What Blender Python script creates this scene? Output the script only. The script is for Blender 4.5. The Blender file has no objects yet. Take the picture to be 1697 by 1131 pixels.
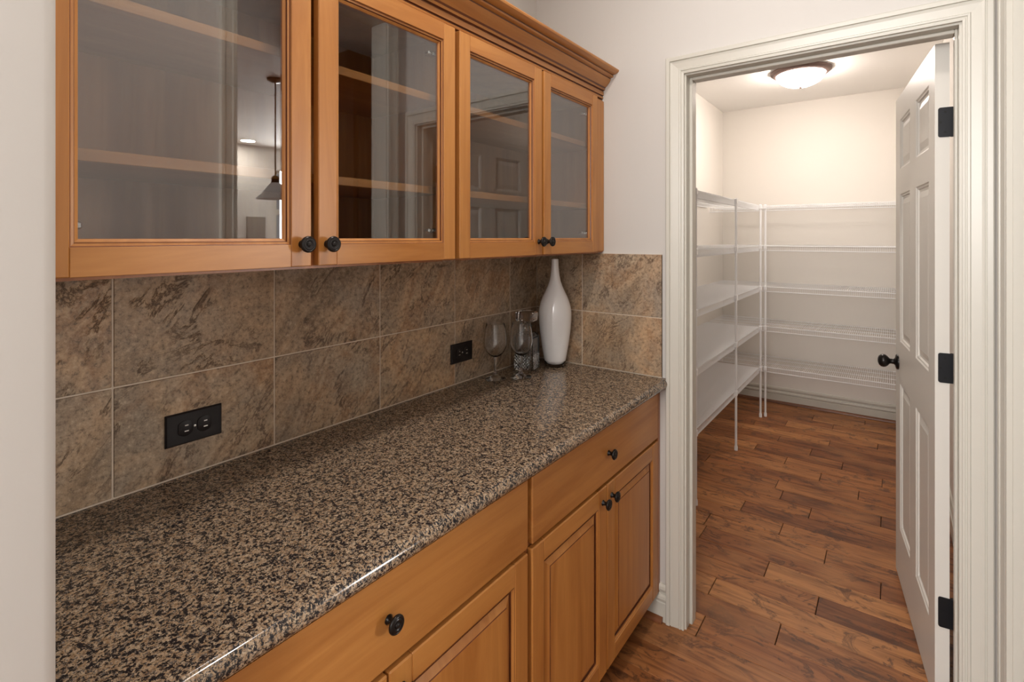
import bpy, bmesh, math, random
from mathutils import Vector, Matrix, Euler
random.seed(7)
C = bpy.context.scene.collection
scene = bpy.context.scene

# ------------------------------------------------------------------ camera, world, lights, exposure
cam_d = bpy.data.cameras.new('camera'); cam = bpy.data.objects.new('camera', cam_d); C.objects.link(cam)
cam_d.sensor_width = 36.0; cam_d.lens = 852.0/1697.0*36.0
cam_d.shift_y = -(565.5-394.0)/1697.0
cam_d.clip_start = 0.02
cam.location = (1.2754, 0.0, 1.4448); cam.rotation_euler = (math.pi/2, 0, 0.63784)
scene.camera = cam
scene.view_settings.view_transform = 'Standard'; scene.view_settings.look = 'None'
scene.view_settings.gamma = 1.0; scene.view_settings.use_curve_mapping = False
scene.view_settings.exposure = 0.0

w = bpy.data.worlds.new('daylight'); scene.world = w; w.use_nodes = True
bg = w.node_tree.nodes['Background']; bg.inputs[0].default_value = (0.95, 0.97, 1.0, 1); bg.inputs[1].default_value = 0.75

def area(name, loc, size, power, col, rot=(0,0,0), shape='DISK', size_y=None):
    d = bpy.data.lights.new(name, 'AREA'); d.shape = shape; d.size = size
    if size_y: d.size_y = size_y
    d.energy = power; d.color = col
    o = bpy.data.objects.new(name, d); C.objects.link(o); o.location = loc; o.rotation_euler = rot
    return o
area('passage_can_light', (0.86, 0.95, 2.725), 0.15, 12.0, (1.0, 0.92, 0.85))
area('kitchen_can_light', (4.2, 3.54, 2.725), 0.16, 30.0, (1.0, 0.90, 0.78))
area('kitchen_rear_can_light', (6.25, 3.39, 2.725), 0.16, 30.0, (1.0, 0.90, 0.78))
# soft fill light added behind the camera, no window modelled there
area('rear_fill_light', (0.7, -2.3, 2.0), 2.6, 165.0, (1.0, 0.975, 0.95), (math.radians(86), 0, 0), 'RECTANGLE', 1.2)

area('kitchen_window_daylight', (6.50, 4.52, 1.70), 1.1, 260.0, (1.0, 0.99, 0.97), (math.radians(90), 0, math.radians(90)), 'RECTANGLE', 1.4)

# ------------------------------------------------------------------ helpers
W = {}
def reg(o, v): W[o.name] = Vector(v)
def tag(o, label=None, cat=None, group=None, kind=None):
    if label: o['label'] = label
    if cat: o['category'] = cat
    if group: o['group'] = group
    if kind: o['kind'] = kind
    return o
def thing(name, label, cat, loc=(0,0,0), rotz=0, group=None, local=False):
    o = bpy.data.objects.new(name, None); C.objects.link(o); o.empty_display_size = 0.05
    o.location = loc; o.rotation_euler = (0, 0, rotz)
    tag(o, label, cat, group)
    reg(o, (0,0,0) if local else loc)
    return o
def obj(name, bm, mats, parent=None, smooth=False, angle=35, label=None):
    if not isinstance(mats, (list, tuple)): mats = [mats]
    bmesh.ops.recalc_face_normals(bm, faces=bm.faces)
    xs = [v.co for v in bm.verts]
    lo = Vector([min(c[i] for c in xs) for i in range(3)]); hi = Vector([max(c[i] for c in xs) for i in range(3)])
    c = (lo+hi)/2
    bmesh.ops.translate(bm, verts=bm.verts, vec=-c)
    me = bpy.data.meshes.new(name); bm.to_mesh(me); bm.free()
    for m in mats: me.materials.append(m)
    if smooth:
        for p in me.polygons: p.use_smooth = True
        try: me.set_sharp_from_angle(angle=math.radians(angle))
        except Exception: pass
    o = bpy.data.objects.new(name, me); C.objects.link(o)
    if parent is not None:
        o.parent = parent; o.location = c - W[parent.name]
    else: o.location = c
    reg(o, c)
    if label: o['label'] = label
    return o
def struct(name, bm, m, parent=None, smooth=False):
    o = obj(name, bm, m, parent, smooth)
    if parent is None: o['kind'] = 'structure'
    return o
def NB(): return bmesh.new()
def box(bm, x0, x1, y0, y1, z0, z1, mi=0, bev=0.0):
    vs = [bm.verts.new((x, y, z)) for x in (x0, x1) for y in (y0, y1) for z in (z0, z1)]
    idx = [(0,1,3,2),(4,6,7,5),(0,4,5,1),(2,3,7,6),(0,2,6,4),(1,5,7,3)]
    fs = []
    for f in idx:
        q = bm.faces.new([vs[i] for i in f]); q.material_index = mi; fs.append(q)
    if bev > 0:
        es = list({e for f in fs for e in f.edges})
        r = bmesh.ops.bevel(bm, geom=es, offset=bev, segments=1, affect='EDGES', profile=0.5)
        for f in r['faces']: f.material_index = mi
    return vs
def BOX(name, x0, x1, y0, y1, z0, z1, m, parent=None, bev=0.0, **k):
    bm = NB(); box(bm, x0, x1, y0, y1, z0, z1, 0, bev); return obj(name, bm, m, parent, **k)
def rings(bm, loops, closed=True, cap0=False, cap1=False, mis=None):
    """loops: list of lists of 3D points; connect consecutive."""
    V = [[bm.verts.new(p) for p in L] for L in loops]
    n = len(V[0])
    for i in range(len(V)-1):
        for j in range(n if closed else n-1):
            k = (j+1) % n
            try:
                f = bm.faces.new((V[i][j], V[i][k], V[i+1][k], V[i+1][j]))
                if mis: f.material_index = mis[i]
            except ValueError: pass
    if cap0: f = bm.faces.new(V[0]); f.material_index = mis[0] if mis else 0
    if cap1: f = bm.faces.new(V[-1]); f.material_index = mis[-1] if mis else 0
    return V
def lathe(bm, prof, n=32, origin=(0,0,0), axis='Z', mis=None, cap0=True, cap1=True):
    loops = []
    for r, h in prof:
        L = []
        for i in range(n):
            a = 2*math.pi*i/n; c, s = math.cos(a)*max(r, 1e-5), math.sin(a)*max(r, 1e-5)
            if axis == 'Z': p = (c, s, h)
            elif axis == 'X': p = (h, c, s)
            elif axis == '-X': p = (-h, c, -s)
            else: p = (s, h, c)
            L.append((p[0]+origin[0], p[1]+origin[1], p[2]+origin[2]))
        loops.append(L)
    rings(bm, loops, True, cap0, cap1, mis)
def panel_rings(bm, mapf, a0, a1, b0, b1, prof, cap=True, mis=None):
    """prof = [(inset, height)], mapf(a,b,h)->xyz"""
    loops = []
    for d, h in prof:
        loops.append([mapf(a0+d, b0+d, h), mapf(a1-d, b0+d, h), mapf(a1-d, b1-d, h), mapf(a0+d, b1-d, h)])
    rings(bm, loops, True, False, cap, mis)
def casing_u(bm, mapf, a0, a1, b0, b1, prof, mis=None):
    """door casing around opening a0..a1, top b1, floor b0; prof=[(outward, height)]"""
    loops = []
    for d, h in prof:
        loops.append([mapf(a0-d, b0, h), mapf(a0-d, b1+d, h), mapf(a1+d, b1+d, h), mapf(a1+d, b0, h)])
    V = rings(bm, loops, False, False, False, mis)
    return V
def extrude_y(bm, poly, y0, y1, mis=None):
    """closed polygon in (x,z) extruded along Y"""
    L0 = [bm.verts.new((x, y0, z)) for x, z in poly]; L1 = [bm.verts.new((x, y1, z)) for x, z in poly]
    n = len(poly)
    for i in range(n):
        f = bm.faces.new((L0[i], L0[(i+1)%n], L1[(i+1)%n], L1[i]))
        if mis: f.material_index = mis[i]
    bm.faces.new(L0); bm.faces.new(L1[::-1])
def extrude_x(bm, poly, x0, x1):
    L0 = [bm.verts.new((x0, y, z)) for y, z in poly]; L1 = [bm.verts.new((x1, y, z)) for y, z in poly]
    n = len(poly)
    for i in range(n): bm.faces.new((L0[i], L0[(i+1)%n], L1[(i+1)%n], L1[i]))
    bm.faces.new(L0); bm.faces.new(L1[::-1])
def tube(bm, pts, r, n=4):
    """tube through points with n sides"""
    loops = []
    for i, p in enumerate(pts):
        p = Vector(p)
        d = (Vector(pts[min(i+1, len(pts)-1)]) - Vector(pts[max(i-1, 0)])).normalized()
        up = Vector((0,0,1)) if abs(d.z) < 0.9 else Vector((1,0,0))
        a = d.cross(up).normalized(); b = d.cross(a).normalized()
        loops.append([p + a*math.cos(t)*r + b*math.sin(t)*r for t in [2*math.pi*(k+0.5)/n for k in range(n)]])
    rings(bm, loops, True, True, True)

# ------------------------------------------------------------------ materials
def srgb(r, g, b):
    f = lambda c: (c/255/12.92) if c/255 <= 0.04045 else ((c/255+0.055)/1.055)**2.4
    return (f(r), f(g), f(b), 1)
class M:
    def __init__(s, name):
        s.m = bpy.data.materials.new(name); s.m.use_nodes = True; s.t = s.m.node_tree; s.n = s.t.nodes; s.l = s.t.links
        s.b = s.n['Principled BSDF']; s.out = s.n['Material Output']
    def node(s, typ, **k):
        n = s.n.new(typ)
        for a, v in k.items():
            if a.startswith('i_'):
                key = a[2:]; key = int(key) if key.isdigit() else key.replace('_', ' ')
                n.inputs[key].default_value = v
            else: setattr(n, a, v)
        return n
    def link(s, a, b): s.l.new(a, b)
    def coords(s, scale=(1,1,1), rot=(0,0,0), rand=True):
        tc = s.node('ShaderNodeTexCoord'); mp = s.node('ShaderNodeMapping')
        mp.inputs['Scale'].default_value = scale; mp.inputs['Rotation'].default_value = rot
        src = tc.outputs['Object']
        if rand:
            oi = s.node('ShaderNodeObjectInfo'); mul = s.node('ShaderNodeVectorMath', operation='SCALE')
            mul.inputs[0].default_value = (37.0, 53.0, 71.0); s.link(oi.outputs['Random'], mul.inputs['Scale'])
            add = s.node('ShaderNodeVectorMath', operation='ADD'); s.link(src, add.inputs[0]); s.link(mul.outputs[0], add.inputs[1])
            src = add.outputs[0]
        s.link(src, mp.inputs['Vector']); return mp.outputs[0]
    def noise(s, vec, scale, detail=4, rough=0.55, dist=0.0):
        n = s.node('ShaderNodeTexNoise'); n.inputs['Scale'].default_value = scale; n.inputs['Detail'].default_value = detail
        n.inputs['Roughness'].default_value = rough; n.inputs['Distortion'].default_value = dist
        if vec is not None: s.link(vec, n.inputs['Vector'])
        return n.outputs['Fac']
    def ramp(s, fac, stops, interp='LINEAR'):
        r = s.node('ShaderNodeValToRGB'); r.color_ramp.interpolation = interp
        el = r.color_ramp.elements
        while len(el) < len(stops): el.new(0.5)
        for e, (p, c) in zip(el, stops): e.position = p; e.color = c if len(c) == 4 else (*c, 1)
        s.link(fac, r.inputs[0]); return r.outputs[0]
    def mix(s, fac, a, b, mode='MIX'):
        n = s.node('ShaderNodeMix', data_type='RGBA', blend_type=mode)
        for k, v in ((0, fac), (6, a), (7, b)):
            if hasattr(v, 'is_linked') or isinstance(v, bpy.types.NodeSocket): s.link(v, n.inputs[k])
            else: n.inputs[k].default_value = v
        return n.outputs[2]
    def bump(s, h, strength=0.2, dist=0.002):
        b = s.node('ShaderNodeBump'); b.inputs['Strength'].default_value = strength; b.inputs['Distance'].default_value = dist
        s.link(h, b.inputs['Height']); s.link(b.outputs[0], s.b.inputs['Normal'])
    def set(s, **k):
        for a, v in k.items(): s.b.inputs[a.replace('_', ' ')].default_value = v
        return s
def paint(name, col, rough=0.5, bump=0.04, sc=180):
    m = M(name); v = m.coords(rand=False)
    f = m.noise(v, sc, 3); m.bump(f, bump, 0.001)
    g = m.noise(v, 1.7, 2)
    c2 = tuple(x*0.965 for x in col[:3]) + (1,)
    m.link(m.mix(g, col, c2), m.b.inputs['Base Color']); m.set(Roughness=rough)
    return m.m
def wood(name, light, dark, axis, rough=0.38, coat=0.12, gs=1.0):
    m = M(name)
    s = [14*gs, 14*gs, 14*gs]; s[axis] = 1.1*gs
    v = m.coords(scale=tuple(s))
    n1 = m.noise(v, 1.3, 6, 0.6, 0.8)
    s2 = [120, 120, 120]; s2[axis] = 6
    v2 = m.coords(scale=tuple(s2)); n2 = m.noise(v2, 1.0, 3, 0.6)
    v3 = m.coords(); n3 = m.noise(v3, 5.0, 3, 0.5, 0.3)
    c = m.ramp(n1, [(0.36, dark), (0.62, light)])
    c = m.mix(m.ramp(n2, [(0.35, (0,0,0)), (0.7, (0.28,0.28,0.28))]), c, dark)
    c = m.mix(m.ramp(n3, [(0.35, (0,0,0)), (0.75, (0.35,0.35,0.35))]), c, tuple(x*0.8 for x in light[:3])+(1,))
    m.link(c, m.b.inputs['Base Color']); m.set(Roughness=rough, Coat_Weight=coat, Coat_Roughness=0.25)
    m.bump(n2, 0.05, 0.0006)
    return m.m
MAPLE_L = (0.52, 0.226, 0.055, 1); MAPLE_D = (0.37, 0.136, 0.026, 1)
wood_v = wood('maple_vertical_grain', MAPLE_L, MAPLE_D, 2)
wood_h = wood('maple_horizontal_grain', MAPLE_L, MAPLE_D, 1)
glaze = wood('maple_dark_glaze', (0.16, 0.045, 0.013, 1), (0.09, 0.024, 0.008, 1), 1)
glaze_v = wood('maple_soft_glaze', (0.40, 0.155, 0.050, 1), (0.27, 0.09, 0.028, 1), 2)
shoe_m = wood('stained_shoe', (0.22, 0.075, 0.025, 1), (0.12, 0.04, 0.014, 1), 0)
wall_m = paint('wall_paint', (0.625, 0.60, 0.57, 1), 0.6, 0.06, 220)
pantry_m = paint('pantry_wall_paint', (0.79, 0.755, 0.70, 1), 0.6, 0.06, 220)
ceil_m = paint('ceiling_paint', (0.88, 0.86, 0.83, 1), 0.7, 0.12, 120)
trim_m = paint('trim_paint', (0.625, 0.605, 0.54, 1), 0.32, 0.015, 60)
door_m = paint('door_paint', (0.76, 0.735, 0.68, 1), 0.38, 0.02, 60)
wire_m = paint('white_wire_coating', (0.90, 0.91, 0.92, 1), 0.35, 0.0, 60)
plate_m = M('outlet_plate').set(Base_Color=(0.010, 0.007, 0.007, 1), Roughness=0.45, Specular_IOR_Level=0.3).m
slot_m = M('outlet_contacts').set(Base_Color=(0.62, 0.60, 0.57, 1), Roughness=0.3, Metallic=0.9).m
black_m = M('black_hole').set(Base_Color=(0.003, 0.003, 0.003, 1), Roughness=0.7).m
bronze_m = M('oil_rubbed_bronze').set(Base_Color=(0.022, 0.019, 0.018, 1), Roughness=0.28, Metallic=0.7).m
hinge_m = M('black_hinge').set(Base_Color=(0.010, 0.011, 0.014, 1), Roughness=0.42, Metallic=0.3).m
steel_m = M('nickel_hinge').set(Base_Color=(0.75, 0.74, 0.72, 1), Roughness=0.2, Metallic=1.0).m
rim_m = M('lamp_rim_bronze').set(Base_Color=(0.16, 0.10, 0.085, 1), Roughness=0.4, Metallic=0.35).m
grout_m = paint('grout', (0.66, 0.56, 0.45, 1), 0.85, 0.3, 400)
vase_m = M('white_cased_glass').set(Base_Color=(0.93, 0.93, 0.94, 1), Roughness=0.05, Coat_Weight=0.8, Coat_Roughness=0.02).m
dark_m = wood('dark_cherry', (0.030, 0.010, 0.008, 1), (0.016, 0.006, 0.006, 1), 2, 0.5, 0.0)
toe_m = M('toe_kick').set(Base_Color=(0.03, 0.012, 0.006, 1), Roughness=0.5).m
panel_m = paint('grey_panel', (0.24, 0.22, 0.20, 1), 0.5)

def glass_mat(name, col=(1,1,1,1), ior=1.47):
    m = M(name); g = m.node('ShaderNodeBsdfGlass'); g.inputs['Color'].default_value = col; g.inputs['Roughness'].default_value = 0.0
    g.inputs['IOR'].default_value = ior; m.link(g.outputs[0], m.out.inputs[0]); return m.m
glass_m = glass_mat('clear_crystal')
def pane_mat(name='cabinet_pane_glass', ior=1.90, tint=(0.84, 0.85, 0.85, 1)):
    m = M(name)
    tr = m.node('ShaderNodeBsdfTransparent'); tr.inputs[0].default_value = tint
    gl = m.node('ShaderNodeBsdfGlossy'); gl.inputs['Roughness'].default_value = 0.0; gl.inputs['Color'].default_value = (1,1,1,1)
    fr = m.node('ShaderNodeFresnel')
    ge = m.node('ShaderNodeNewGeometry'); ma = m.node('ShaderNodeMapRange')   # same index on both faces of the thin sheet
    ma.inputs['To Min'].default_value = ior; ma.inputs['To Max'].default_value = 1/ior
    m.link(ge.outputs['Backfacing'], ma.inputs['Value']); m.link(ma.outputs[0], fr.inputs['IOR'])
    mx = m.node('ShaderNodeMixShader'); m.link(fr.outputs[0], mx.inputs[0]); m.link(tr.outputs[0], mx.inputs[1]); m.link(gl.outputs[0], mx.inputs[2])
    m.link(mx.outputs[0], m.out.inputs[0]); return m.m
pane_m = pane_mat(); thin_m = pane_mat('thin_clear_glass', 1.55, (0.97, 0.98, 0.98, 1)); window_m = pane_mat('window_glass', 1.5, (0.96, 0.97, 0.97, 1))
def emit(name, col, s):
    m = M(name); m.set(Base_Color=(0.9,0.9,0.9,1), Roughness=0.3); m.b.inputs['Emission Color'].default_value = col; m.b.inputs['Emission Strength'].default_value = s
    return m.m
dome_m = emit('glowing_frosted_dome', (1.0, 0.885, 0.80, 1), 70.0)
can_m = emit('recessed_lamp_lens', (1.0, 0.92, 0.82, 1), 8.0)
shade_m = emit('pendant_glass', (1.0, 0.93, 0.85, 1), 0.25)

def granite():
    m = M('speckled_granite'); v = m.coords(rand=False)
    n1 = m.noise(v, 185, 4, 0.72, 0.5); n2 = m.noise(v, 60, 3, 0.6); n3 = m.noise(v, 400, 2, 0.7, 0.5)
    off = m.node('ShaderNodeVectorMath', operation='ADD'); m.link(v, off.inputs[0]); off.inputs[1].default_value = (3.1, 1.7, 5.3)
    n4 = m.noise(off.outputs[0], 260, 3, 0.7, 0.5); n5 = m.noise(off.outputs[0], 150, 3, 0.6)
    c = m.ramp(n5, [(0.36, (0.25, 0.155, 0.085)), (0.50, (0.38, 0.265, 0.165)), (0.64, (0.50, 0.385, 0.265))])
    c = m.mix(m.ramp(n4, [(0.54, (0,0,0)), (0.58, (1,1,1))]), c, (0.110, 0.098, 0.090, 1))
    c = m.mix(m.ramp(n3, [(0.60, (0,0,0)), (0.66, (0.8,0.8,0.8))]), c, (0.40, 0.35, 0.30, 1))
    sm = m.node('ShaderNodeMath', operation='MULTIPLY_ADD'); m.link(n2, sm.inputs[0]); sm.inputs[1].default_value = 0.35; m.link(n1, sm.inputs[2])
    c = m.mix(m.ramp(sm.outputs[0], [(0.675, (0,0,0)), (0.705, (1,1,1))]), c, (0.020, 0.019, 0.021, 1))
    c = m.mix(m.ramp(n3, [(0.36, (0.85,0.85,0.85)), (0.41, (0,0,0))]), c, (0.035, 0.030, 0.028, 1))
    m.link(c, m.b.inputs['Base Color']); m.set(Roughness=0.12, Specular_IOR_Level=0.5)
    return m.m
granite_m = granite()

def slate(name, axis):
    """axis 1: tile lies in the YZ plane, 0: XZ plane; diagonal layered stone look"""
    m = M(name)
    tc = m.node('ShaderNodeTexCoord'); oi = m.node('ShaderNodeObjectInfo')
    mul = m.node('ShaderNodeVectorMath', operation='SCALE'); mul.inputs[0].default_value = (13.0, 17.0, 23.0); m.link(oi.outputs['Random'], mul.inputs['Scale'])
    add = m.node('ShaderNodeVectorMath', operation='ADD'); m.link(tc.outputs['Object'], add.inputs[0]); m.link(mul.outputs[0], add.inputs[1])
    base = add.outputs[0]
    mp = m.node('ShaderNodeMapping'); rot = [0,0,0]
    if axis == 1: mp.inputs['Rotation'].default_value = (math.radians(-52), 0, 0); mp.inputs['Scale'].default_value = (1, 1, 1)
    else: mp.inputs['Rotation'].default_value = (0, math.radians(52), 0)
    m.link(base, mp.inputs['Vector'])
    st = m.node('ShaderNodeMapping'); st.inputs['Scale'].default_value = (2.0, 1.0, 2.3) if axis == 1 else (1.0, 2.0, 2.3)
    m.link(mp.outputs[0], st.inputs['Vector']); d = st.outputs[0]
    big = m.noise(d, 2.6, 5, 0.6, 0.9)
    mid = m.noise(d, 7.0, 8, 0.72, 1.2)
    fine = m.noise(base, 95, 6, 0.8)
    patch = m.noise(base, 5.5, 4, 0.6, 0.5)
    c = m.ramp(big, [(0.34, (0.26, 0.185, 0.120)), (0.44, (0.42, 0.300, 0.195)), (0.50, (0.54, 0.385, 0.250)), (0.56, (0.36, 0.220, 0.125)), (0.66, (0.52, 0.400, 0.275))])
    c = m.mix(m.ramp(patch, [(0.44, (0,0,0)), (0.62, (0.75,0.75,0.75))]), c, (0.335, 0.285, 0.230, 1))
    c = m.mix(m.ramp(mid, [(0.52, (0,0,0)), (0.74, (0.7,0.7,0.7))]), c, (0.20, 0.105, 0.055, 1))
    c = m.mix(m.ramp(mid, [(0.27, (0.5,0.5,0.5)), (0.42, (0,0,0))]), c, (0.56, 0.46, 0.34, 1))
    # thin cracks: narrow band of a second distorted noise, thinned out by patches
    el = m.node('ShaderNodeMapping'); el.inputs['Scale'].default_value = (1.0, 0.55, 1.5) if axis == 1 else (0.55, 1.0, 1.5); m.link(mp.outputs[0], el.inputs['Vector'])
    v2 = m.noise(el.outputs[0], 7.0, 9, 0.68, 0.7)
    ab = m.node('ShaderNodeMath', operation='SUBTRACT'); m.link(v2, ab.inputs[0]); ab.inputs[1].default_value = 0.5
    ab2 = m.node('ShaderNodeMath', operation='ABSOLUTE'); m.link(ab.outputs[0], ab2.inputs[0])
    line = m.ramp(ab2.outputs[0], [(0.0, (1,1,1)), (0.011, (0.45,0.45,0.45)), (0.024, (0,0,0))])
    gate = m.ramp(m.noise(base, 9, 3), [(0.44, (0,0,0)), (0.55, (1,1,1))])
    g = m.mix(1.0, line, gate, 'MULTIPLY')
    c = m.mix(g, c, (0.095, 0.055, 0.032, 1))
    line2 = m.ramp(ab.outputs[0], [(0.018, (0,0,0)), (0.030, (0.7,0.7,0.7)), (0.045, (0,0,0))])
    g2 = m.mix(1.0, line2, gate, 'MULTIPLY')
    c = m.mix(g2, c, (0.48, 0.38, 0.27, 1))
    c = m.mix(m.ramp(fine, [(0.36, (0.75,0.75,0.75)), (0.49, (0,0,0))]), c, (0.10, 0.075, 0.055, 1))
    c = m.mix(m.ramp(fine, [(0.53, (0,0,0)), (0.68, (0.65,0.65,0.65))]), c, (0.66, 0.53, 0.39, 1))
    tone = m.ramp(oi.outputs['Random'], [(0.0, (0.84,0.82,0.80)), (0.5, (1.0,0.97,0.92)), (1.0, (0.96,0.86,0.74))]); c = m.mix(1.0, c, tone, 'MULTIPLY')
    m.link(c, m.b.inputs['Base Color']); m.set(Roughness=0.42)
    h = m.mix(0.5, mid, fine); h2 = m.mix(g, h, (0,0,0,1))
    m.bump(h2, 0.45, 0.0035)
    return m.m
slate_y = slate('slate_tile_side', 1); slate_x = slate('slate_tile_end', 0)

def floor_wood():
    m = M('hand_scraped_floor')
    oi = m.node('ShaderNodeObjectInfo')
    v = m.coords(scale=(1.6, 13, 13)); n1 = m.noise(v, 1.6, 7, 0.62, 1.4)
    vf = m.coords(scale=(5, 90, 90)); n2 = m.noise(vf, 1.0, 4, 0.6)
    vk = m.coords(scale=(5.5, 9, 9)); n3 = m.noise(vk, 1.0, 5, 0.66, 2.2)
    vl = m.coords(scale=(2.2, 3.0, 3.0)); n4 = m.noise(vl, 1.4, 3, 0.5)
    base = m.ramp(oi.outputs['Random'], [(0.0, (0.20, 0.068, 0.022)), (0.3, (0.30, 0.108, 0.033)), (0.6, (0.37, 0.145, 0.046)), (0.85, (0.47, 0.205, 0.070)), (1.0, (0.25, 0.090, 0.029))])
    dk = m.mix(1.0, base, (0.42, 0.36, 0.33, 1), 'MULTIPLY')
    c = m.mix(m.ramp(n1, [(0.42, (0,0,0)), (0.64, (0.95,0.95,0.95))]), base, dk)
    c = m.mix(m.ramp(n3, [(0.54, (0,0,0)), (0.61, (0.85,0.85,0.85)), (0.66, (0.15,0.15,0.15)), (0.72, (0.8,0.8,0.8))]), c, (0.058, 0.022, 0.011, 1))
    c = m.mix(m.ramp(n4, [(0.50, (0,0,0)), (0.75, (0.55,0.55,0.55))]), c, (0.48, 0.215, 0.078, 1))
    c = m.mix(m.ramp(n2, [(0.5, (0,0,0)), (0.8, (0.35,0.35,0.35))]), c, (0.07, 0.028, 0.014, 1))
    m.link(c, m.b.inputs['Base Color']); m.set(Roughness=0.42, Specular_IOR_Level=0.35)
    m.bump(m.mix(0.3, n1, n2), 0.35, 0.003)
    return m.m
floor_m = floor_wood()
joint_m = M('floor_joint').set(Base_Color=(0.02, 0.008, 0.004, 1), Roughness=0.8).m
plain_m = paint('plain_floor', (0.16, 0.07, 0.035, 1), 0.5)

# ------------------------------------------------------------------ the room shell
D = 1.902; DP = 2.018           # end wall: passage face, pantry face
PB = 5.01; XR = 1.515           # pantry back wall, right wall
CP = 2.61; CK = 2.74            # ceilings
OX0, OX1, OH = 0.664, 1.424, 2.042    # pantry door opening (jamb faces)

bm = NB(); box(bm, -1.6, 6.8, -2.6, 5.4, -0.06, -0.008); floor = struct('floor', bm, joint_m)
# planks: rows along X
joints = {0:[.939],2:[1.036],3:[.833],4:[.525,1.235],5:[1.03],6:[.83],7:[.625],8:[.926],9:[1.226],10:[.728],11:[.30,1.12],12:[.923],13:[.717,1.224],
          14:[.514,1.018],15:[.831],16:[.616,1.32],17:[.916],18:[.407,1.19],19:[.607],20:[.908],21:[.76],22:[.35,1.1],23:[.62]}
pw = 0.1265
for r in range(-18, 24):
    y0 = 2.019 + r*pw; y1 = y0 + pw
    if y0 > PB - 0.02: continue
    y1 = min(y1, PB)
    xa, xb = (0.0, XR+0.005) if y1 > D else (0.44, XR+0.0)
    js = list(joints.get(r, []))
    if not js: js = [random.uniform(0.66, 1.0)] if r % 2 else [random.uniform(1.0, 1.35)]
    xs = [xa] + sorted(j for j in js if xa+0.05 < j < xb-0.05) + [xb]
    if xs[1]-xs[0] > 0.95: xs.insert(1, xs[1]-random.uniform(0.45, 0.6))
    for a, b in zip(xs[:-1], xs[1:]):
        bm = NB(); g = 0.0011; dz = random.uniform(-0.0005, 0.0005)
        box(bm, a+g*1.3, b-g*1.3, y0+g*0.7, y1-g*0.7, -0.0085, dz, 0, 0.0014)
        obj('floor_plank', bm, floor_m, floor)
bm = NB(); box(bm, XR+0.12, 6.8, -2.6, 5.4, -0.02, 0.0); k = obj('kitchen_flooring', bm, plain_m, floor)
bm = NB(); box(bm, -1.6, XR, -2.6, 2.019-18*pw-0.002, -0.02, 0.0); k = obj('rear_flooring', bm, plain_m, floor)

# walls
bm = NB(); box(bm, -0.12, 0.0, -0.02, PB+0.12, 0.0, CK); struct('wall_left', bm, wall_m)
bm = NB(); box(bm, 0.0, OX0-0.018, D, DP, 0.0, CK); box(bm, OX1+0.018, XR, D, DP, 0.0, CK); box(bm, OX0-0.018, OX1+0.018, D, DP, OH+0.018, CK)
we = struct('wall_end', bm, wall_m)
# passage-right wall with the kitchen opening
KY0, KY1, KH = 1.010, 1.770, 2.575
bm = NB(); box(bm, XR, XR+0.115, -2.6, KY0-0.018, 0.0, CK); box(bm, XR, XR+0.115, KY1+0.018, DP, 0.0, CK); box(bm, XR, XR+0.115, KY0-0.018, KY1+0.018, KH+0.018, CK)
struct('wall_right', bm, wall_m)
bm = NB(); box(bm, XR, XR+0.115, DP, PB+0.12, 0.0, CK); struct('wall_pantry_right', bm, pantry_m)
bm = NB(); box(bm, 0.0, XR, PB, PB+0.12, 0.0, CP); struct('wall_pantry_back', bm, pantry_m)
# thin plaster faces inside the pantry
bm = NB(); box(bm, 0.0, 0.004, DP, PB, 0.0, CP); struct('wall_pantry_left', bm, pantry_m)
bm = NB(); box(bm, 0.0, XR, DP, PB+0.12, CP, CP+0.05); struct('ceiling_pantry', bm, ceil_m)
bm = NB(); box(bm, -2.5, XR+0.115, -2.6, DP, CK, CK+0.06); struct('ceiling', bm, ceil_m)
# near wall end on the left, rounded drywall corner
bm = NB()
pts = []
x1, y1, y0, rr = 0.662, 0.131, -0.02, 0.011
poly = [(0.0, y0), (x1-rr, y0)]
for i in range(5):
    a = -math.pi/2 + i*math.pi/8; poly.append((x1-rr+rr*math.cos(a), y0+rr+rr*math.sin(a)))
for i in range(5):
    a = i*math.pi/8; poly.append((x1-rr+rr*math.cos(a), y1-rr+rr*math.sin(a)))
poly.append((0.0, y1))
rings(bm, [[(x, y, 0.0) for x, y in poly], [(x, y, CK) for x, y in poly]], True, True, True)
struct('wall_near_left', bm, wall_m, smooth=True)

# kitchen beyond the opening (seen in the cabinet glass)
KX = 6.6
bm = NB()
wy0, wy1, wz0, wz1 = 3.95, 5.09, 0.95, 2.42
box(bm, KX, KX+0.15, -1.0, wy0, 0, CK); box(bm, KX, KX+0.15, wy1, 5.25, 0, CK); box(bm, KX, KX+0.15, wy0, wy1, 0, wz0); box(bm, KX, KX+0.15, wy0, wy1, wz1, CK)
struct('wall_kitchen_far', bm, wall_m)
bm = NB(); box(bm, XR+0.115, KX+0.15, 5.25, 5.37, 0, CK); struct('wall_kitchen_side', bm, wall_m)
bm = NB(); box(bm, XR+0.115, KX+0.15, -1.12, -1.0, 0, CK); struct('wall_kitchen_near', bm, wall_m)
bm = NB(); box(bm, XR+0.115, KX+0.15, -1.12, 5.37, CK, CK+0.06); struct('ceiling_kitchen', bm, ceil_m)
bm = NB(); y = (wy0+wy1)/2
box(bm, KX+0.04, KX+0.08, wy0, wy1, 1.78, 1.86)
for a, b in ((wy0, wy0+0.04), (wy1-0.04, wy1), (y-0.02, y+0.02)): box(bm, KX+0.03, KX+0.09, a, b, wz0, wz1)
box(bm, KX+0.03, KX+0.09, wy0, wy1, wz0, wz0+0.04); box(bm, KX+0.03, KX+0.09, wy0, wy1, wz1-0.04, wz1)
win = struct('window_1', bm, trim_m)
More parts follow.
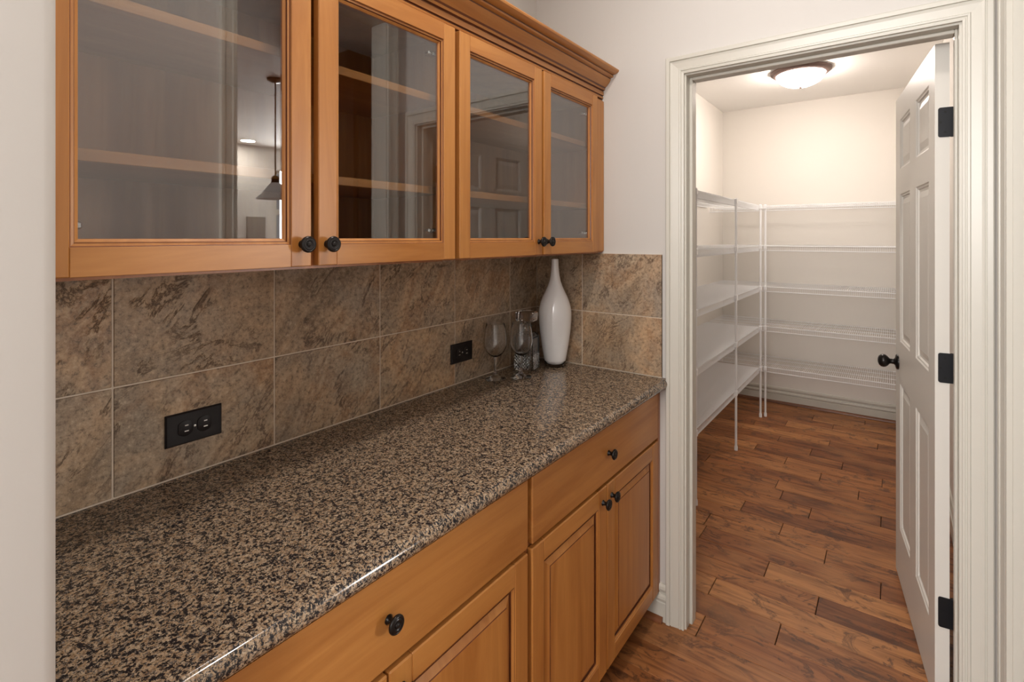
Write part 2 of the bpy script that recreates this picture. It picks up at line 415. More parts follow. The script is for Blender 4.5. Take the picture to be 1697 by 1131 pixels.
for a, b in ((wy0+0.04, y-0.02), (y+0.02, wy1-0.04)):
    for c, d in ((wz0+0.04, 1.78), (1.86, wz1-0.04)):
        BOX('pane', KX+0.055, KX+0.060, a, b, c, d, window_m, win)

# ------------------------------------------------------------------ door frames and casings
CAS = [(0.006, 0.0), (0.006, 0.011), (0.012, 0.0125), (0.0125, 0.0095), (0.0165, 0.0095), (0.017, 0.0125), (0.022, 0.0135), (0.0245, 0.011), (0.046, 0.0145),
       (0.052, 0.0165), (0.0525, 0.0135), (0.056, 0.0135), (0.0565, 0.019), (0.068, 0.020), (0.071, 0.018), (0.071, 0.0)]
bm = NB(); casing_u(bm, lambda a, b, h: (a, D-h, b), OX0, OX1, 0.0, OH, CAS); struct('trim_1', bm, trim_m)
bm = NB(); casing_u(bm, lambda a, b, h: (a, DP+h, b), OX0-0.002, OX1+0.006, 0.0, OH, CAS); struct('trim_2', bm, trim_m)
bm = NB(); casing_u(bm, lambda a, b, h: (XR-h, a, b), KY0, KY1, 0.0, KH, CAS); struct('trim_3', bm, trim_m)
bm = NB(); casing_u(bm, lambda a, b, h: (XR+0.115+h, a, b), KY0, KY1, 0.0, KH, CAS); struct('trim_4', bm, trim_m)
# jambs with stop
bm = NB()
box(bm, OX0-0.018, OX0, D, DP, 0, OH+0.018); box(bm, OX1, OX1+0.018, D, DP, 0, OH+0.018); box(bm, OX0, OX1, D, DP, OH, OH+0.018)
sy0, sy1 = D+0.036, DP-0.040
box(bm, OX0, OX0+0.011, sy0, sy1, 0, OH, 0, 0.002); box(bm, OX1-0.007, OX1, sy0, sy1, 0, OH, 0, 0.002); box(bm, OX0+0.011, OX1-0.007, sy0, sy1, OH-0.011, OH, 0, 0.002)
struct('trim_5', bm, trim_m)
bm = NB()
box(bm, XR, XR+0.115, KY0-0.018, KY0, 0, KH+0.018); box(bm, XR, XR+0.115, KY1, KY1+0.018, 0, KH+0.018); box(bm, XR, XR+0.115, KY0, KY1, KH, KH+0.018)
struct('trim_6', bm, trim_m)

# baseboards
BB = [(0.0, 0.0), (0.014, 0.0), (0.014, 0.070), (0.0115, 0.072), (0.0115, 0.075), (0.015, 0.078), (0.0175, 0.086), (0.016, 0.095), (0.0070, 0.099), (0.0060, 0.107), (0.0110, 0.112), (0.0135, 0.120), (0.0125, 0.130), (0.008, 0.138), (0.0, 0.138)]
SH = [(0.014, 0.0), (0.031, 0.0), (0.030, 0.008), (0.025, 0.015), (0.014, 0.019)]
bm = NB(); extrude_x(bm, [(PB-a, b) for a, b in BB], 0.004, XR); struct('baseboard_pantry_back', bm, trim_m)
bm = NB(); extrude_x(bm, [(PB-a, b) for a, b in SH], 0.004, XR); struct('trim_7', bm, shoe_m, smooth=True)
bm = NB(); extrude_y(bm, [(XR-a, b) for a, b in BB], DP, PB-0.014); struct('baseboard_pantry_right', bm, trim_m)
bm = NB(); extrude_y(bm, [(0.004+a, b) for a, b in BB], DP, PB-0.014); struct('baseboard_pantry_left', bm, trim_m)
bm = NB(); extrude_x(bm, [(D-a, b) for a, b in BB], 0.45, OX0-0.0715); struct('baseboard_end', bm, trim_m)
bm = NB(); extrude_x(bm, [(D-a, b) for a, b in SH], 0.45, OX0-0.083); struct('trim_8', bm, shoe_m, smooth=True)
bm = NB(); extrude_y(bm, [(XR-a, b) for a, b in BB], -2.6, KY0-0.072); struct('baseboard_right', bm, trim_m)

# ------------------------------------------------------------------ tile backsplash
bs = thing('tile_backsplash', 'long mottled brown slate-look tile backsplash on the side wall behind the outlets', 'backsplash', (0.005, 1.0, 0.915))
be = thing('tile_backsplash', 'short slate-look tile backsplash on the end wall behind the white vase', 'backsplash', (0.3, D-0.005, 0.915))
TB, TM, TT = 0.9165, 1.1405, 1.3825
bm = NB(); box(bm, 0.0003, 0.0082, 0.1315, D-0.0003, 0.9145, TT-0.0005); obj('grout', bm, grout_m, bs)
bm = NB(); box(bm, 0.0103, 0.5745, D-0.0082, D-0.0003, 0.9145, 1.3805); obj('grout', bm, grout_m, be)
ys = [0.1335, 0.354, 0.692, 1.028, 1.364, 1.694, D-0.0095]; g = 0.0017
for i in range(6):
    for z0, z1 in ((TB, TM), (TM, TT+0.001)):
        bm = NB(); box(bm, 0.0003, 0.0102, ys[i]+g, ys[i+1]-g, z0+g, z1-g, 0, 0.0012); obj('tile', bm, slate_y, bs)
xs = [0.0102, 0.236, 0.5745]
for i in range(2):
    for z0, z1 in ((TB, TM), (TM, 1.3815)):
        bm = NB(); box(bm, xs[i]+(g if i else 0.0006), xs[i+1]-(g if i == 0 else 0), D-0.0102, D-0.0003, z0+g, z1-g, 0, 0.0012); obj('tile', bm, slate_x, be)

# ------------------------------------------------------------------ knobs
KN = [(0.0085, 0.0), (0.0085, 0.0015), (0.0062, 0.004), (0.0055, 0.010), (0.0075, 0.0135), (0.0135, 0.0165), (0.0160, 0.019), (0.0163, 0.0215), (0.0152, 0.0238),
      (0.0132, 0.0246), (0.0126, 0.0240), (0.0112, 0.0240), (0.0100, 0.0252), (0.0078, 0.0252), (0.0066, 0.0238), (0.0052, 0.0238), (0.0046, 0.0252), (0.0030, 0.0264), (0.0, 0.0268)]
knob_mesh = None
def knob(x, y, z, parent, name='knob'):
    global knob_mesh
    if knob_mesh is None:
        bm = NB(); lathe(bm, KN, 28, (0,0,0), 'X')
        bmesh.ops.recalc_face_normals(bm, faces=bm.faces)
        knob_mesh = bpy.data.meshes.new('knob'); bm.to_mesh(knob_mesh); bm.free(); knob_mesh.materials.append(bronze_m)
        for p in knob_mesh.polygons: p.use_smooth = True
        knob_mesh.set_sharp_from_angle(angle=math.radians(50))
    o = bpy.data.objects.new(name, knob_mesh); C.objects.link(o); o.parent = parent; o.location = Vector((x, y, z)) - W[parent.name]
    return o

# ------------------------------------------------------------------ upper cabinets
UX = 0.323; UF = 0.343; UZ0, UZ1 = 1.3842, 2.0012
def glass_door(parent, y0, y1, knob_y, hinge_side):
    z0, z1 = 1.388, 2.0005; s = 0.043
    dr = NB(); E_ = 0.0045
    # the door as an open frame: outer edge profile, face, inner moulding, back
    f = lambda a, b, h: (UX+h, a, b)
    T = UF-UX
    d_o = bpy.data.objects.new('door', None); C.objects.link(d_o); d_o.parent = parent
    loc = Vector((UX, (y0+y1)/2, z0)); d_o.location = loc - W[parent.name]; reg(d_o, loc); d_o.empty_display_size = 0.03
    for a, b in ((y0, y0+s), (y1-s, y1)):
        bm = NB(); box(bm, UX+0.001, UF, a, b, z0, z1, 0, 0.0016); obj('stile', bm, wood_v, d_o)
    for a, b in ((z0, z0+s), (z1-s, z1)):
        bm = NB(); box(bm, UX+0.001, UF-0.0002, y0+s, y1-s, a, b, 0, 0.0006); obj('rail', bm, wood_h, d_o)
    bm = NB()
    panel_rings(bm, f, y0+s-0.0002, y1-s+0.0002, z0+s-0.0002, z1-s+0.0002,
        [(0.0, 0.002), (0.0, T-0.0030), (0.0012, T-0.0030), (0.0022, T-0.0045), (0.0055, T-0.0050), (0.0068, T-0.0085), (0.0082, T-0.0085), (0.0118, T-0.0118), (0.0125, T-0.0145), (0.0125, 0.002)],
        False, [2,1,2,0,1,0,0,2,2])
    obj('glass_bead', bm, [wood_v, glaze, glaze_v], d_o)
    g = s+0.011
    BOX('glass_pane', UX+0.0040, UX+0.0070, y0+g, y1-g, z0+g, z1-g, pane_m, d_o, label='clear glass pane reflecting the room')
    knob(UF, knob_y, 1.4315, d_o)
    # cup hinges on the inside of the hinge stile
    for hz in (z0+0.075, z1-0.075):
        bm = NB(); sy = y1-s-0.001 if hinge_side > 0 else y0+s+0.001; sg = -1 if hinge_side > 0 else 1
        a, b = sorted((sy - sg*0.02, sy + sg*0.006))
        box(bm, UX-0.011, UX+0.001, a, b, hz-0.007, hz+0.007, 0, 0.002)
        a, b = sorted((sy - sg*0.004, sy + sg*0.022))
        box(bm, UX-0.030, UX-0.012, a, b, hz-0.006, hz+0.006, 0, 0.003)
        lathe(bm, [(0.004, 0.0), (0.004, 0.004)], 10, (UX-0.012, sy+sg*0.014, hz), 'X')
        obj('hinge', bm, steel_m, d_o)
    return d_o
def upper_cab(y0, y1, doors, label):
    t = thing('upper_cabinet', label, 'cabinet', (0.0, (y0+y1)/2, UZ0), group=None)
    bm = NB(); th = 0.015
    box(bm, 0.0105, 0.016, y0+th, y1-th, UZ0+th, UZ1-th)
    box(bm, 0.0105, UX-0.019, y0, y0+th, UZ0, UZ1); box(bm, 0.0105, UX-0.019, y1-th, y1, UZ0, UZ1)
    box(bm, 0.0105, UX-0.019, y0+th, y1-th, UZ0+0.012, UZ0+0.012+th); box(bm, 0.0105, UX-0.019, y0+th, y1-th, UZ1-th, UZ1)
    obj('body', bm, wood_v, t)
    bm = NB(); fr = 0.036
    box(bm, UX-0.019, UX, y0, y0+fr, UZ0, UZ1); box(bm, UX-0.019, UX, y1-fr, y1, UZ0, UZ1)
    box(bm, UX-0.019, UX, y0+fr, y1-fr, UZ0-0.002, UZ0+0.036); box(bm, UX-0.019, UX, y0+fr, y1-fr, UZ1-0.05, UZ1)
    obj('face_frame', bm, glaze_v, t)
    for z in (1.560, 1.803):
        BOX('shelf', 0.017, 0.300, y0+th+0.001, y1-th-0.001, z, z+0.019, wood_h, t, 0.001)
    for d in doors: glass_door(t, *d)
    return t
upper_cab(0.133, 1.0135, [(0.168, 0.586, 0.5665, -1), (0.602, 1.006, 0.6225, 1)], 'upper maple cabinet with two wide glass doors, nearer the camera')
uc = upper_cab(1.0145, D-0.0005, [(1.023, 1.425, 1.4055, -1), (1.438, 1.824, 1.4575, 1)], 'upper maple cabinet with two narrower looking glass doors, against the end wall')
bm = NB(); box(bm, UX+0.0005, UF-0.010, 1.826, D-0.0005, 1.387, 2.0005, 0, 0.005); obj('filler_strip', bm, wood_v, uc)

# crown moulding
CR = [(0.300, 2.004), (0.316, 2.004), (0.3195, 2.008), (0.3195, 2.0125), (0.3275, 2.0150), (0.3285, 2.0185), (0.3275, 2.0225), (0.3255, 2.0240), (0.3255, 2.0270), (0.3300, 2.0275),
      (0.3305, 2.0420), (0.3285, 2.0445), (0.3285, 2.0470), (0.3345, 2.0480), (0.3365, 2.0520), (0.3355, 2.0555), (0.3395, 2.0600), (0.3455, 2.0650), (0.3530, 2.0730),
      (0.3590, 2.0820), (0.3620, 2.0880), (0.3605, 2.0900), (0.3610, 2.0925), (0.3680, 2.0935), (0.3730, 2.0960), (0.3735, 2.1000), (0.3720, 2.1015), (0.3725, 2.1045), (0.3820, 2.1055), (0.3900, 2.1085), (0.3960, 2.1125), (0.3975, 2.1170), (0.3960, 2.1210), (0.3900, 2.1225), (0.300, 2.1225)]
gl = {1, 3, 7, 8, 11, 12, 15, 20, 21, 25, 26}
bm = NB(); extrude_y(bm, [(x, max(z-0.006, 2.0014)) for x, z in CR], 0.1325, D-0.0006, [1 if i in gl else 0 for i in range(len(CR))])
crown = obj('crown_molding', bm, [wood_h, glaze], smooth=True, angle=28)
tag(crown, 'stained maple crown molding with stepped profile along the top of the upper cabinets', 'molding')
# plywood top closing the cabinets up to the crown
# ------------------------------------------------------------------ base cabinets
BX = 0.549; BF = 0.567; BT = 0.877
def raised_door(parent, y0, y1, z0, z1, knob_y):
    d_o = bpy.data.objects.new('door', None); C.objects.link(d_o); d_o.parent = parent; d_o.empty_display_size = 0.03
    loc = Vector((BX, (y0+y1)/2, z0)); d_o.location = loc - W[parent.name]; reg(d_o, loc)
    s = 0.054; T = BF-BX
    for a, b in ((y0, y0+s), (y1-s, y1)):
        bm = NB(); box(bm, BX+0.001, BF, a, b, z0, z1, 0, 0.0028); obj('stile', bm, wood_v, d_o)
    for a, b in ((z0, z0+s), (z1-s, z1)):
        bm = NB(); box(bm, BX+0.001, BF-0.0002, y0+s-0.001, y1-s+0.001, a, b, 0, 0.0026); obj('rail', bm, wood_h, d_o)
    bm = NB()
    panel_rings(bm, lambda a, b, h: (BX+h, a, b), y0+s, y1-s, z0+s, z1-s,
        [(0.0, 0.002), (0.0, T-0.002), (0.0015, T-0.002), (0.003, T-0.0045), (0.007, T-0.0065), (0.008, T-0.0105), (0.012, T-0.0108), (0.0125, T-0.0095), (0.030, T-0.0035), (0.0308, T-0.0012)], True,
        [0,1,0,0,1,1,1,0,1,0])
    obj('raised_panel', bm, [wood_v, glaze], d_o)
    knob(BF, knob_y, z1-0.043, d_o)
def base_cab(y0, y1, dy, label, dk):
    t = thing('base_cabinet', label, 'cabinet', (0.2, (y0+y1)/2, 0.0))
    bm = NB()
    box(bm, 0.012, BX-0.019, y0, y1, 0.10, BT); obj('body', bm, wood_v, t)
    BOX('toe_kick', 0.30, 0.475, y0, y1, 0.001, 0.099, toe_m, t)
    bm = NB(); box(bm, BX-0.019, BX, y0, y1, 0.10, BT); obj('face_frame', bm, glaze_v, t)
    a, b = dy[0], dy[-1]
    z0, z1 = 0.692, 0.862
    d_o = BOX('drawer', BX+0.001, BF, a, b, z0, z1, wood_h, t, 0.0026)
    knob(BF, dk, 0.777, d_o)
    m = dy[1]
    raised_door(t, a, m-0.002, 0.106, 0.681, m-0.030); raised_door(t, m+0.002, b, 0.106, 0.681, m+0.030)
    return t
base_cab(0.133, 1.0305, (0.165, 0.594, 1.022), 'maple base cabinet with wide slab drawer over two raised-panel doors, nearer the camera', 0.5935)
bc = base_cab(1.0315, D-0.0005, (1.040, 1.4495, 1.877), 'maple base cabinet with wide slab drawer over two raised-panel doors, beside the pantry doorway', 1.4585)
bm = NB(); box(bm, BX+0.0005, BF-0.0015, 1.8805, D-0.0005, 0.106, BT-0.001, 0, 0.002); obj('filler_strip', bm, glaze_v, bc)

# ------------------------------------------------------------------ granite counter, bullnose edge
bm = NB(); cz0, cz1, cx = 0.8785, 0.914, 0.600
poly = [(0.001, cz0), (cx-0.010, cz0)]
for i in range(9):
    a = -math.pi/2 + i*math.pi/8; poly.append((cx-0.016+0.016*math.cos(a), (cz0+cz1)/2+0.01775*math.sin(a)))
poly += [(0.001, cz1)]
extrude_y(bm, poly, 0.1325, D-0.0006)
ct = obj('granite_countertop', bm, granite_m, smooth=True, angle=40)
tag(ct, 'polished speckled brown and black granite countertop with rounded front edge', 'countertop')

# ------------------------------------------------------------------ outlets
def outlet(y0, y1, z0, z1, label):
    cy, cz = (y0+y1)/2, (z0+z1)/2
    t = thing('wall_outlet', label, 'outlet', (0.0105, cy, z0))
    bm = NB()
    panel_rings(bm, lambda a, b, h: (0.0105+h, a, b), y0, y1, z0, z1, [(0, 0), (0, 0.003), (0.003, 0.0056)], True); obj('cover_plate', bm, plate_m, t)
    for s in (-1, 1):
        c = cy + s*0.0195
        L0, L1, L2 = [], [], []
        for i in range(28):
            a = 2*math.pi*i/28; yy = max(-0.0145, min(0.0145, 0.0172*math.cos(a))); zz = 0.0172*math.sin(a)
            L0.append((0.0160, c+yy, cz+zz)); L1.append((0.0178, c+yy, cz+zz)); L2.append((0.0183, c+yy*0.93, cz+zz*0.93))
        bm = NB(); rings(bm, [L0, L1, L2], True, False, True); r = obj('receptacle', bm, plate_m, t, smooth=True)
        bm = NB(); sy = c+0.002*s*0 + 0.002
        for dz, hl in ((0.0063, 0.0034), (-0.0063, 0.0042)):
            box(bm, 0.0180, 0.0186, sy-hl, sy+hl, cz+dz-0.0011, cz+dz+0.0011)
        obj('slot', bm, slot_m, r)
        bm = NB(); lathe(bm, [(0.0026, 0.0180), (0.0026, 0.0185)], 12, (0, c-0.0095, cz), 'X'); obj('ground_hole', bm, black_m, r)
    bm = NB(); lathe(bm, [(0.0026, 0.0158), (0.0026, 0.0168), (0.0016, 0.0172)], 14, (0, cy, cz), 'X'); obj('screw', bm, slot_m, t, smooth=True)
outlet(0.4455, 0.5615, 0.9875, 1.0575, 'dark brown duplex outlet on the backsplash, the near one left above the counter')
outlet(1.339, 1.4535, 0.992, 1.062, 'dark brown duplex outlet on the backsplash, the far one by the wine glasses')

# ------------------------------------------------------------------ counter objects
Z0 = 0.9142
def vase(x, y):
    t = thing('bottle_vase', 'tall white glass bottle vase with narrow neck in the counter corner', 'vase', (x, y, Z0))
    P = [(0.038, 0.012), (0.0415, 0.016), (0.0445, 0.024), (0.0500, 0.052), (0.0570, 0.092), (0.0635, 0.140), (0.0672, 0.180), (0.0685, 0.210), (0.0680, 0.226), (0.0655, 0.244),
         (0.0600, 0.265), (0.0510, 0.288), (0.0410, 0.308), (0.0310, 0.330), (0.0235, 0.352), (0.0190, 0.375), (0.0165, 0.400), (0.0150, 0.425), (0.0145, 0.441),
         (0.0125, 0.442), (0.0120, 0.425), (0.0140, 0.38), (0.0, 0.36)]
    bm = NB(); lathe(bm, [(r, h+Z0) for r, h in P], 48, (x, y, 0)); obj('body', bm, vase_m, t, smooth=True, angle=60)
    bm = NB(); lathe(bm, [(0.0, Z0+0.0003), (0.034, Z0+0.0003), (0.0385, Z0+0.003), (0.0425, Z0+0.012), (0.0452, Z0+0.0245), (0.0447, Z0+0.0245), (0.0416, Z0+0.0158), (0.0382, Z0+0.0116), (0.0, Z0+0.0112)], 48, (x, y, 0), cap0=False, cap1=False)
    obj('clear_base', bm, glass_m, t, smooth=True, angle=50, label='clear glass foot')
vase(0.150, 1.818)
wg_meshes = None
def wineglass(x, y, label):
    t = thing('wine_glass', label, 'wine glass', (x, y, Z0), group='wine glasses on the counter')
    bowl = [(0.0045, 0.083), (0.010, 0.0835), (0.022, 0.090), (0.034, 0.104), (0.0420, 0.122), (0.0440, 0.138), (0.0425, 0.160), (0.0390, 0.185), (0.0352, 0.208), (0.0346, 0.2082),
            (0.0342, 0.207), (0.0380, 0.185), (0.0414, 0.160), (0.0428, 0.138), (0.0408, 0.123), (0.0328, 0.1055), (0.021, 0.0925), (0.009, 0.087), (0.0, 0.0862)]
    base = [(0.0, 0.0004), (0.034, 0.0004), (0.0385, 0.0012), (0.0395, 0.0026), (0.0375, 0.0042), (0.024, 0.0075), (0.011, 0.0135), (0.0072, 0.021), (0.0056, 0.032), (0.0046, 0.05), (0.0046, 0.072), (0.0052, 0.083)]
    bm = NB(); lathe(bm, [(r, h+Z0) for r, h in bowl], 40, (x, y, 0), cap0=False, cap1=False)
    obj('bowl', bm, glass_m, t, smooth=True, angle=60)
    bm = NB(); lathe(bm, [(r, h+Z0) for r, h in base], 40, (x, y, 0), cap0=False, cap1=True)
    obj('stem', bm, glass_m, t, smooth=True, angle=60)
wineglass(0.077, 1.512, 'clear stemmed wine glass on the counter, left one nearer the outlet')
wineglass(0.141, 1.589, 'clear stemmed wine glass on the counter, right one in front of the decanter')
def decanter(x, y, rz):
    t = thing('crystal_decanter', 'square cut-crystal decanter with flat stopper behind the wine glasses', 'decanter', (x, y, Z0), rz, local=True)
    s = 0.042; bm = NB()
    def sq(h, a, c=0.006):
        return [(-h+c, -h, a), (h-c, -h, a), (h, -h+c, a), (h, h-c, a), (h-c, h, a), (-h+c, h, a), (-h, h-c, a), (-h, -h+c, a)]
    outer = [sq(s-0.002, 0.0004), sq(s, 0.004), sq(s, 0.128), sq(s-0.004, 0.136), sq(0.030, 0.146, 0.008), sq(0.016, 0.152, 0.0075), sq(0.0135, 0.158, 0.006), sq(0.0135, 0.170, 0.006), sq(0.020, 0.172, 0.0085), sq(0.020, 0.176, 0.0085)]
    inner = [sq(0.0095, 0.176, 0.0045), sq(0.0095, 0.158, 0.0045), sq(0.028, 0.140, 0.008), sq(s-0.010, 0.128), sq(s-0.009, 0.016), sq(s-0.016, 0.010)]
    rings(bm, outer+inner, True, True, True); b = obj('body', bm, glass_m, t)
    # diamond cuts on the lower half of each face
    n, m_, p = 7, 5, 0.0118
    for q in range(4):
        bm = NB(); R = Matrix.Rotation(q*math.pi/2, 4, 'Z')
        for j in range(m_*2-1):
            for i in range(n):
                cx_ = (i-(n-1)/2)*p + (p/2 if j % 2 else 0)
                if abs(cx_) > s-0.009: continue
                cz_ = 0.010 + j*p*0.55
                pts = [(cx_-p*0.46, -s-0.0002, cz_), (cx_, -s-0.0002, cz_-p*0.5), (cx_+p*0.46, -s-0.0002, cz_), (cx_, -s-0.0002, cz_+p*0.5)]
                V = [bm.verts.new(R @ Vector(a)) for a in pts]; T = bm.verts.new(R @ Vector((cx_, -s-0.0030, cz_)))
                for k in range(4): bm.faces.new((V[k], V[(k+1) % 4], T))
                bm.faces.new(V[::-1])
        obj('cut_facets', bm, glass_m, b)
    bm = NB()
    st = [sq(0.0085, 0.160, 0.004), sq(0.009, 0.1765, 0.004), sq(0.018, 0.184, 0.006), sq(0.034, 0.194, 0.007), sq(0.037, 0.200, 0.006), sq(0.037, 0.226, 0.006), sq(0.033, 0.231, 0.006)]
    rings(bm, st, True, True, True); obj('stopper', bm, glass_m, t)
decanter(0.080, 1.712, math.radians(12))

# ------------------------------------------------------------------ pantry door (opens into the pantry), local frame: hinge edge at origin, +Y along the leaf
dth = 0.035; DW = 0.760; DH0, DH1 = 0.012, 2.036
pd = thing('pantry_door', None, None, (1.378, 2.032, 0.0), math.radians(7.0), local=True)
pd.name = 'door_1'; pd['label'] = 'open white six-panel pantry door with black hinges and dark knob'; pd['category'] = 'door'; reg(pd, (0,0,0))
cols = [(0.088, 0.307), (0.424, 0.652)]; rows = [(0.232, 0.838), (1.014, 1.625), (1.730, 1.934)]
bm = NB(); b_ = 0.0
box(bm, 0, dth, 0, cols[0][0], DH0, DH1); box(bm, 0, dth, cols[1][1], DW, DH0, DH1); box(bm, 0, dth, cols[0][1], cols[1][0], DH0, DH1)
zz = [DH0] + [v for r in rows for v in r] + [DH1]
for c0, c1 in cols:
    for k in range(0, len(zz), 2): box(bm, 0, dth, c0, c1, zz[k], zz[k+1])
slab = obj('door_slab', bm, door_m, pd)
for c0, c1 in cols:
    for r0, r1 in rows:
        bm = NB()
        for f in (lambda a, b, h: (0.0+h, a, b), lambda a, b, h: (dth-h, a, b)):
            panel_rings(bm, f, c0, c1, r0, r1, [(0.0, 0.0), (0.004, 0.0035), (0.009, 0.0045), (0.012, 0.0095), (0.020, 0.0100), (0.022, 0.0095), (0.042, 0.0045)], True)
        obj('door_panel', bm, door_m, pd)
KNB = [(0.032, 0.0), (0.032, 0.004), (0.029, 0.008), (0.016, 0.011), (0.0115, 0.015), (0.0105, 0.026), (0.0130, 0.031), (0.020, 0.036), (0.0260, 0.044), (0.0275, 0.052), (0.0255, 0.060), (0.0190, 0.067), (0.0090, 0.0705), (0.0, 0.0712)]
bm = NB(); lathe(bm, [(r, h) for r, h in KNB], 32, (-0.0002, DW-0.062, 0.918), '-X'); obj('door_knob', bm, bronze_m, pd, smooth=True, angle=60, label='dark bronze round door knob')
bm = NB(); lathe(bm, [(r, h+dth) for r, h in KNB], 32, (0.0002, DW-0.062, 0.918), 'X'); obj('door_knob', bm, bronze_m, pd, smooth=True, angle=60)
for hz0, hz1 in ((1.750, 1.840), (1.004, 1.094), (0.261, 0.352)):
    bm = NB(); L = []
    x0, x1, r = 0.0075, 0.0425, 0.006
    pts = [(x1, hz0), (x1, hz1)]
    for i in range(5): a = math.pi/2 + i*math.pi/8; pts.append((x0+r+r*math.cos(a), hz1-r+r*math.sin(a)))
    for i in range(5): a = math.pi + i*math.pi/8; pts.append((x0+r+r*math.cos(a), hz0+r+r*math.sin(a)))
    rings(bm, [[(x, -0.0002, z) for x, z in pts], [(x, -0.0028, z) for x, z in pts]], True, True, True)
    h = obj('hinge', bm, hinge_m, pd)
    for sx, k in ((0.024, 0.16), (0.013, 0.5), (0.024, 0.84)):
        bm = NB(); lathe(bm, [(0.0036, 0.0), (0.0036, 0.0006), (0.0018, 0.0002)], 12, (sx, -0.0030, hz0+(hz1-hz0)*k), 'Y')
        obj('screw', bm, black_m, h)
    bm = NB(); lathe(bm, [(0.0045, hz0), (0.0058, hz0+0.002), (0.0058, hz1-0.002), (0.0045, hz1)], 14, (0.0425, 0.0035, 0)); obj('hinge_pin', bm, hinge_m, h, smooth=True)

# ------------------------------------------------------------------ pantry ceiling lamp
lx, ly = 0.757, 4.075
t = thing('ceiling_lamp', 'flush round ceiling lamp with glowing frosted dome and bronze rim', 'lamp', (lx, ly, CP))
bm = NB(); lathe(bm, [(0.186, CP-0.0005), (0.190, CP-0.004), (0.188, CP-0.012), (0.176, CP-0.024), (0.164, CP-0.030), (0.156, CP-0.033), (0.150, CP-0.030), (0.150, CP-0.0005)], 64, (lx, ly, 0)); obj('rim', bm, rim_m, t, smooth=True, angle=30)
bm = NB(); P = [(0.149*math.cos(a), CP-0.027-0.088*math.sin(a)) for a in [i*math.pi/2/14 for i in range(15)]]
lathe(bm, P, 64, (lx, ly, 0)); obj('dome_shade', bm, dome_m, t, smooth=True, angle=80)
bm = NB(); lathe(bm, [(0.0, CP-0.114), (0.010, CP-0.115), (0.011, CP-0.119), (0.007, CP-0.124), (0.0, CP-0.1255)], 20, (lx, ly, 0)); obj('finial', bm, rim_m, t, smooth=True)

# ------------------------------------------------------------------ wire shelving
WS = 0.0127; wr = 0.0016
levels = [0.400, 0.728, 1.050, 1.380, 1.704]
def pole(parent, x, y, top):
    bm = NB(); lathe(bm, [(0.0078, 0.03), (0.0078, top)], 12, (x, y, 0)); p = obj('pole', bm, wire_m, parent, smooth=True)
    bm = NB(); lathe(bm, [(0.0112, 0.0008), (0.0112, 0.022), (0.0088, 0.034)], 14, (x, y, 0)); obj('foot', bm, wire_m, p, smooth=True)
    for z in levels:
        bm = NB(); box(bm, x-0.010, x+0.010, y-0.012, y+0.012, z-0.030, z+0.006, 0, 0.003); obj('clip', bm, wire_m, p)
# left run: wires along X, lip on the +X side
lu = thing('wire_shelving', 'tall white wire shelving along the left wall of the pantry, five shelves on three poles', 'shelving', (0.2, 3.3, 0.0))
ya, yb = 2.10, 4.50; xf = 0.407
for z in levels:
    bm = NB()
    for x, zz_ in ((0.010, z-0.004), (0.14, z-0.004), (0.27, z-0.004), (xf, z-0.004), (xf, z-0.041)):
        tube(bm, [(x, ya, zz_), (x, yb, zz_)], 0.0030, 6)
    s = obj('shelf', bm, wire_m, lu)
    bm = NB(); n = int((yb-ya)/WS)
    for i in range(n+1):
        y = ya + i*WS
        tube(bm, [(0.006, y, z), (xf+0.003, y, z), (xf+0.0045, y, z-0.041)], 0.0021, 4)
    o = obj('deck_wires', bm, wire_m, s); o['kind'] = 'stuff'
for y in (2.82, 3.709, 4.512): pole(lu, 0.419, y, 1.712)
# back run: wires along Y, lip on the -Y side
bu = thing('wire_shelving', 'white wire shelving across the back wall of the pantry, five shelves with a single pole', 'shelving', (0.75, 4.8, 0.0))
yf = 4.566; xa, xb = 0.010, XR-0.006
for z in levels:
    bm = NB()
    for y, zz_ in ((PB-0.010, z-0.004), (4.87, z-0.004), (4.72, z-0.004), (yf, z-0.004), (yf, z-0.041)):
        tube(bm, [(xa, y, zz_), (xb, y, zz_)], 0.0030, 6)
    s = obj('shelf', bm, wire_m, bu)
    bm = NB(); n = int((xb-xa)/WS)
    for i in range(n+1):
        x = xa + i*WS
        tube(bm, [(x, PB-0.004, z), (x, yf-0.003, z), (x, yf-0.0045, z-0.041)], wr, 4)
    o = obj('deck_wires', bm, wire_m, s); o['kind'] = 'stuff'
pole(bu, 0.447, 4.553, 1.712)

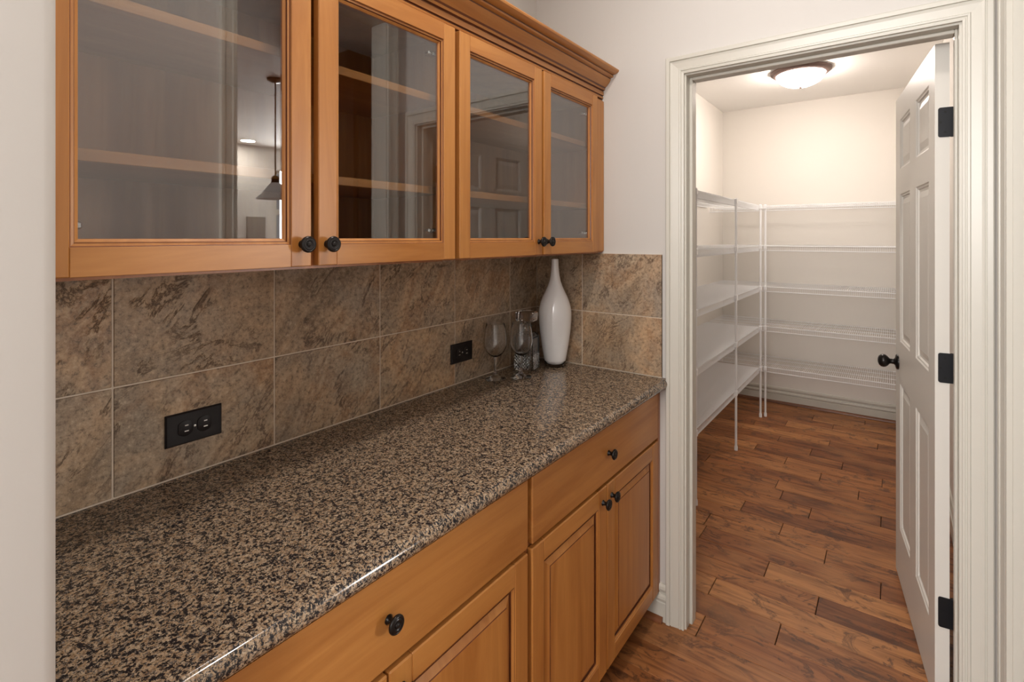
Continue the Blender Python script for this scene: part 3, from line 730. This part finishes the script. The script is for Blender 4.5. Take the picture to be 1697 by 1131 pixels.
# ------------------------------------------------------------------ kitchen seen in the glass
tc_ = thing('tall_cabinet', 'tall dark cherry cabinet seen reflected in the second glass door', 'cabinet', (2.6, 2.7, 0.0))
BOX('body', 2.30, 2.92, 2.145, 3.3, 0.0, 2.52, dark_m, tc_)
BOX('cornice', 2.20, 3.02, 2.03, 3.40, 2.521, 2.66, dark_m, tc_, 0.01)
for z0, z1 in ((0.1, 1.35), (1.38, 2.30)):
    bm = NB(); panel_rings(bm, lambda a, b, h: (2.2995-h, a, b), 2.17, 2.72, z0, z1, [(0, 0), (0, 0.018), (0.06, 0.018), (0.07, 0.008), (0.09, 0.008), (0.11, 0.016)], True); obj('door', bm, dark_m, tc_)
pn = thing('pendant_lamp', 'small glass pendant lamp on a thin dark rod, reflected in the nearest glass door', 'lamp', (3.44, 2.225, CK))
bm = NB(); lathe(bm, [(0.065, CK-0.0005), (0.065, CK-0.012), (0.03, CK-0.03), (0.0, CK-0.032)], 28, (3.44, 2.225, 0)); obj('canopy', bm, bronze_m, pn, smooth=True)
bm = NB(); lathe(bm, [(0.006, CK-0.03), (0.006, 1.93)], 10, (3.44, 2.225, 0)); obj('rod', bm, bronze_m, pn, smooth=True)
bm = NB(); lathe(bm, [(0.0, 1.95), (0.022, 1.948), (0.03, 1.93), (0.03, 1.895), (0.02, 1.885)], 24, (3.44, 2.225, 0)); obj('socket', bm, bronze_m, pn, smooth=True)
bm = NB(); lathe(bm, [(0.034, 1.893), (0.05, 1.875), (0.075, 1.84), (0.105, 1.80), (0.145, 1.765), (0.150, 1.760), (0.143, 1.762), (0.10, 1.795), (0.07, 1.835), (0.034, 1.885)], 32, (3.44, 2.225, 0), cap0=False, cap1=False); obj('shade', bm, shade_m, pn, smooth=True)
for (x, y, lab) in ((0.86, 0.95, 'round recessed ceiling light above the counter passage'), (4.2, 3.54, 'round recessed kitchen ceiling light, reflected in the second glass door'), (6.25, 3.39, 'round recessed kitchen ceiling light, reflected in the first glass door')):
    t = thing('recessed_light', lab, 'ceiling light', (x, y, CK))
    bm = NB(); lathe(bm, [(0.095, CK-0.0004), (0.095, CK-0.004), (0.078, CK-0.007), (0.076, CK-0.0004)], 40, (x, y, 0)); obj('trim_ring', bm, trim_m, t, smooth=True)
    bm = NB(); lathe(bm, [(0.076, CK-0.0008), (0.076, CK-0.003), (0.04, CK-0.006), (0.0, CK-0.007)], 32, (x, y, 0)); obj('lens', bm, can_m, t, smooth=True)
pb = BOX('wall_panel', KX-0.02, KX-0.0005, 3.54, 3.80, 1.20, 1.735, panel_m)
tag(pb, 'grey rectangular panel on the far kitchen wall, reflected low in the first glass door', 'panel')
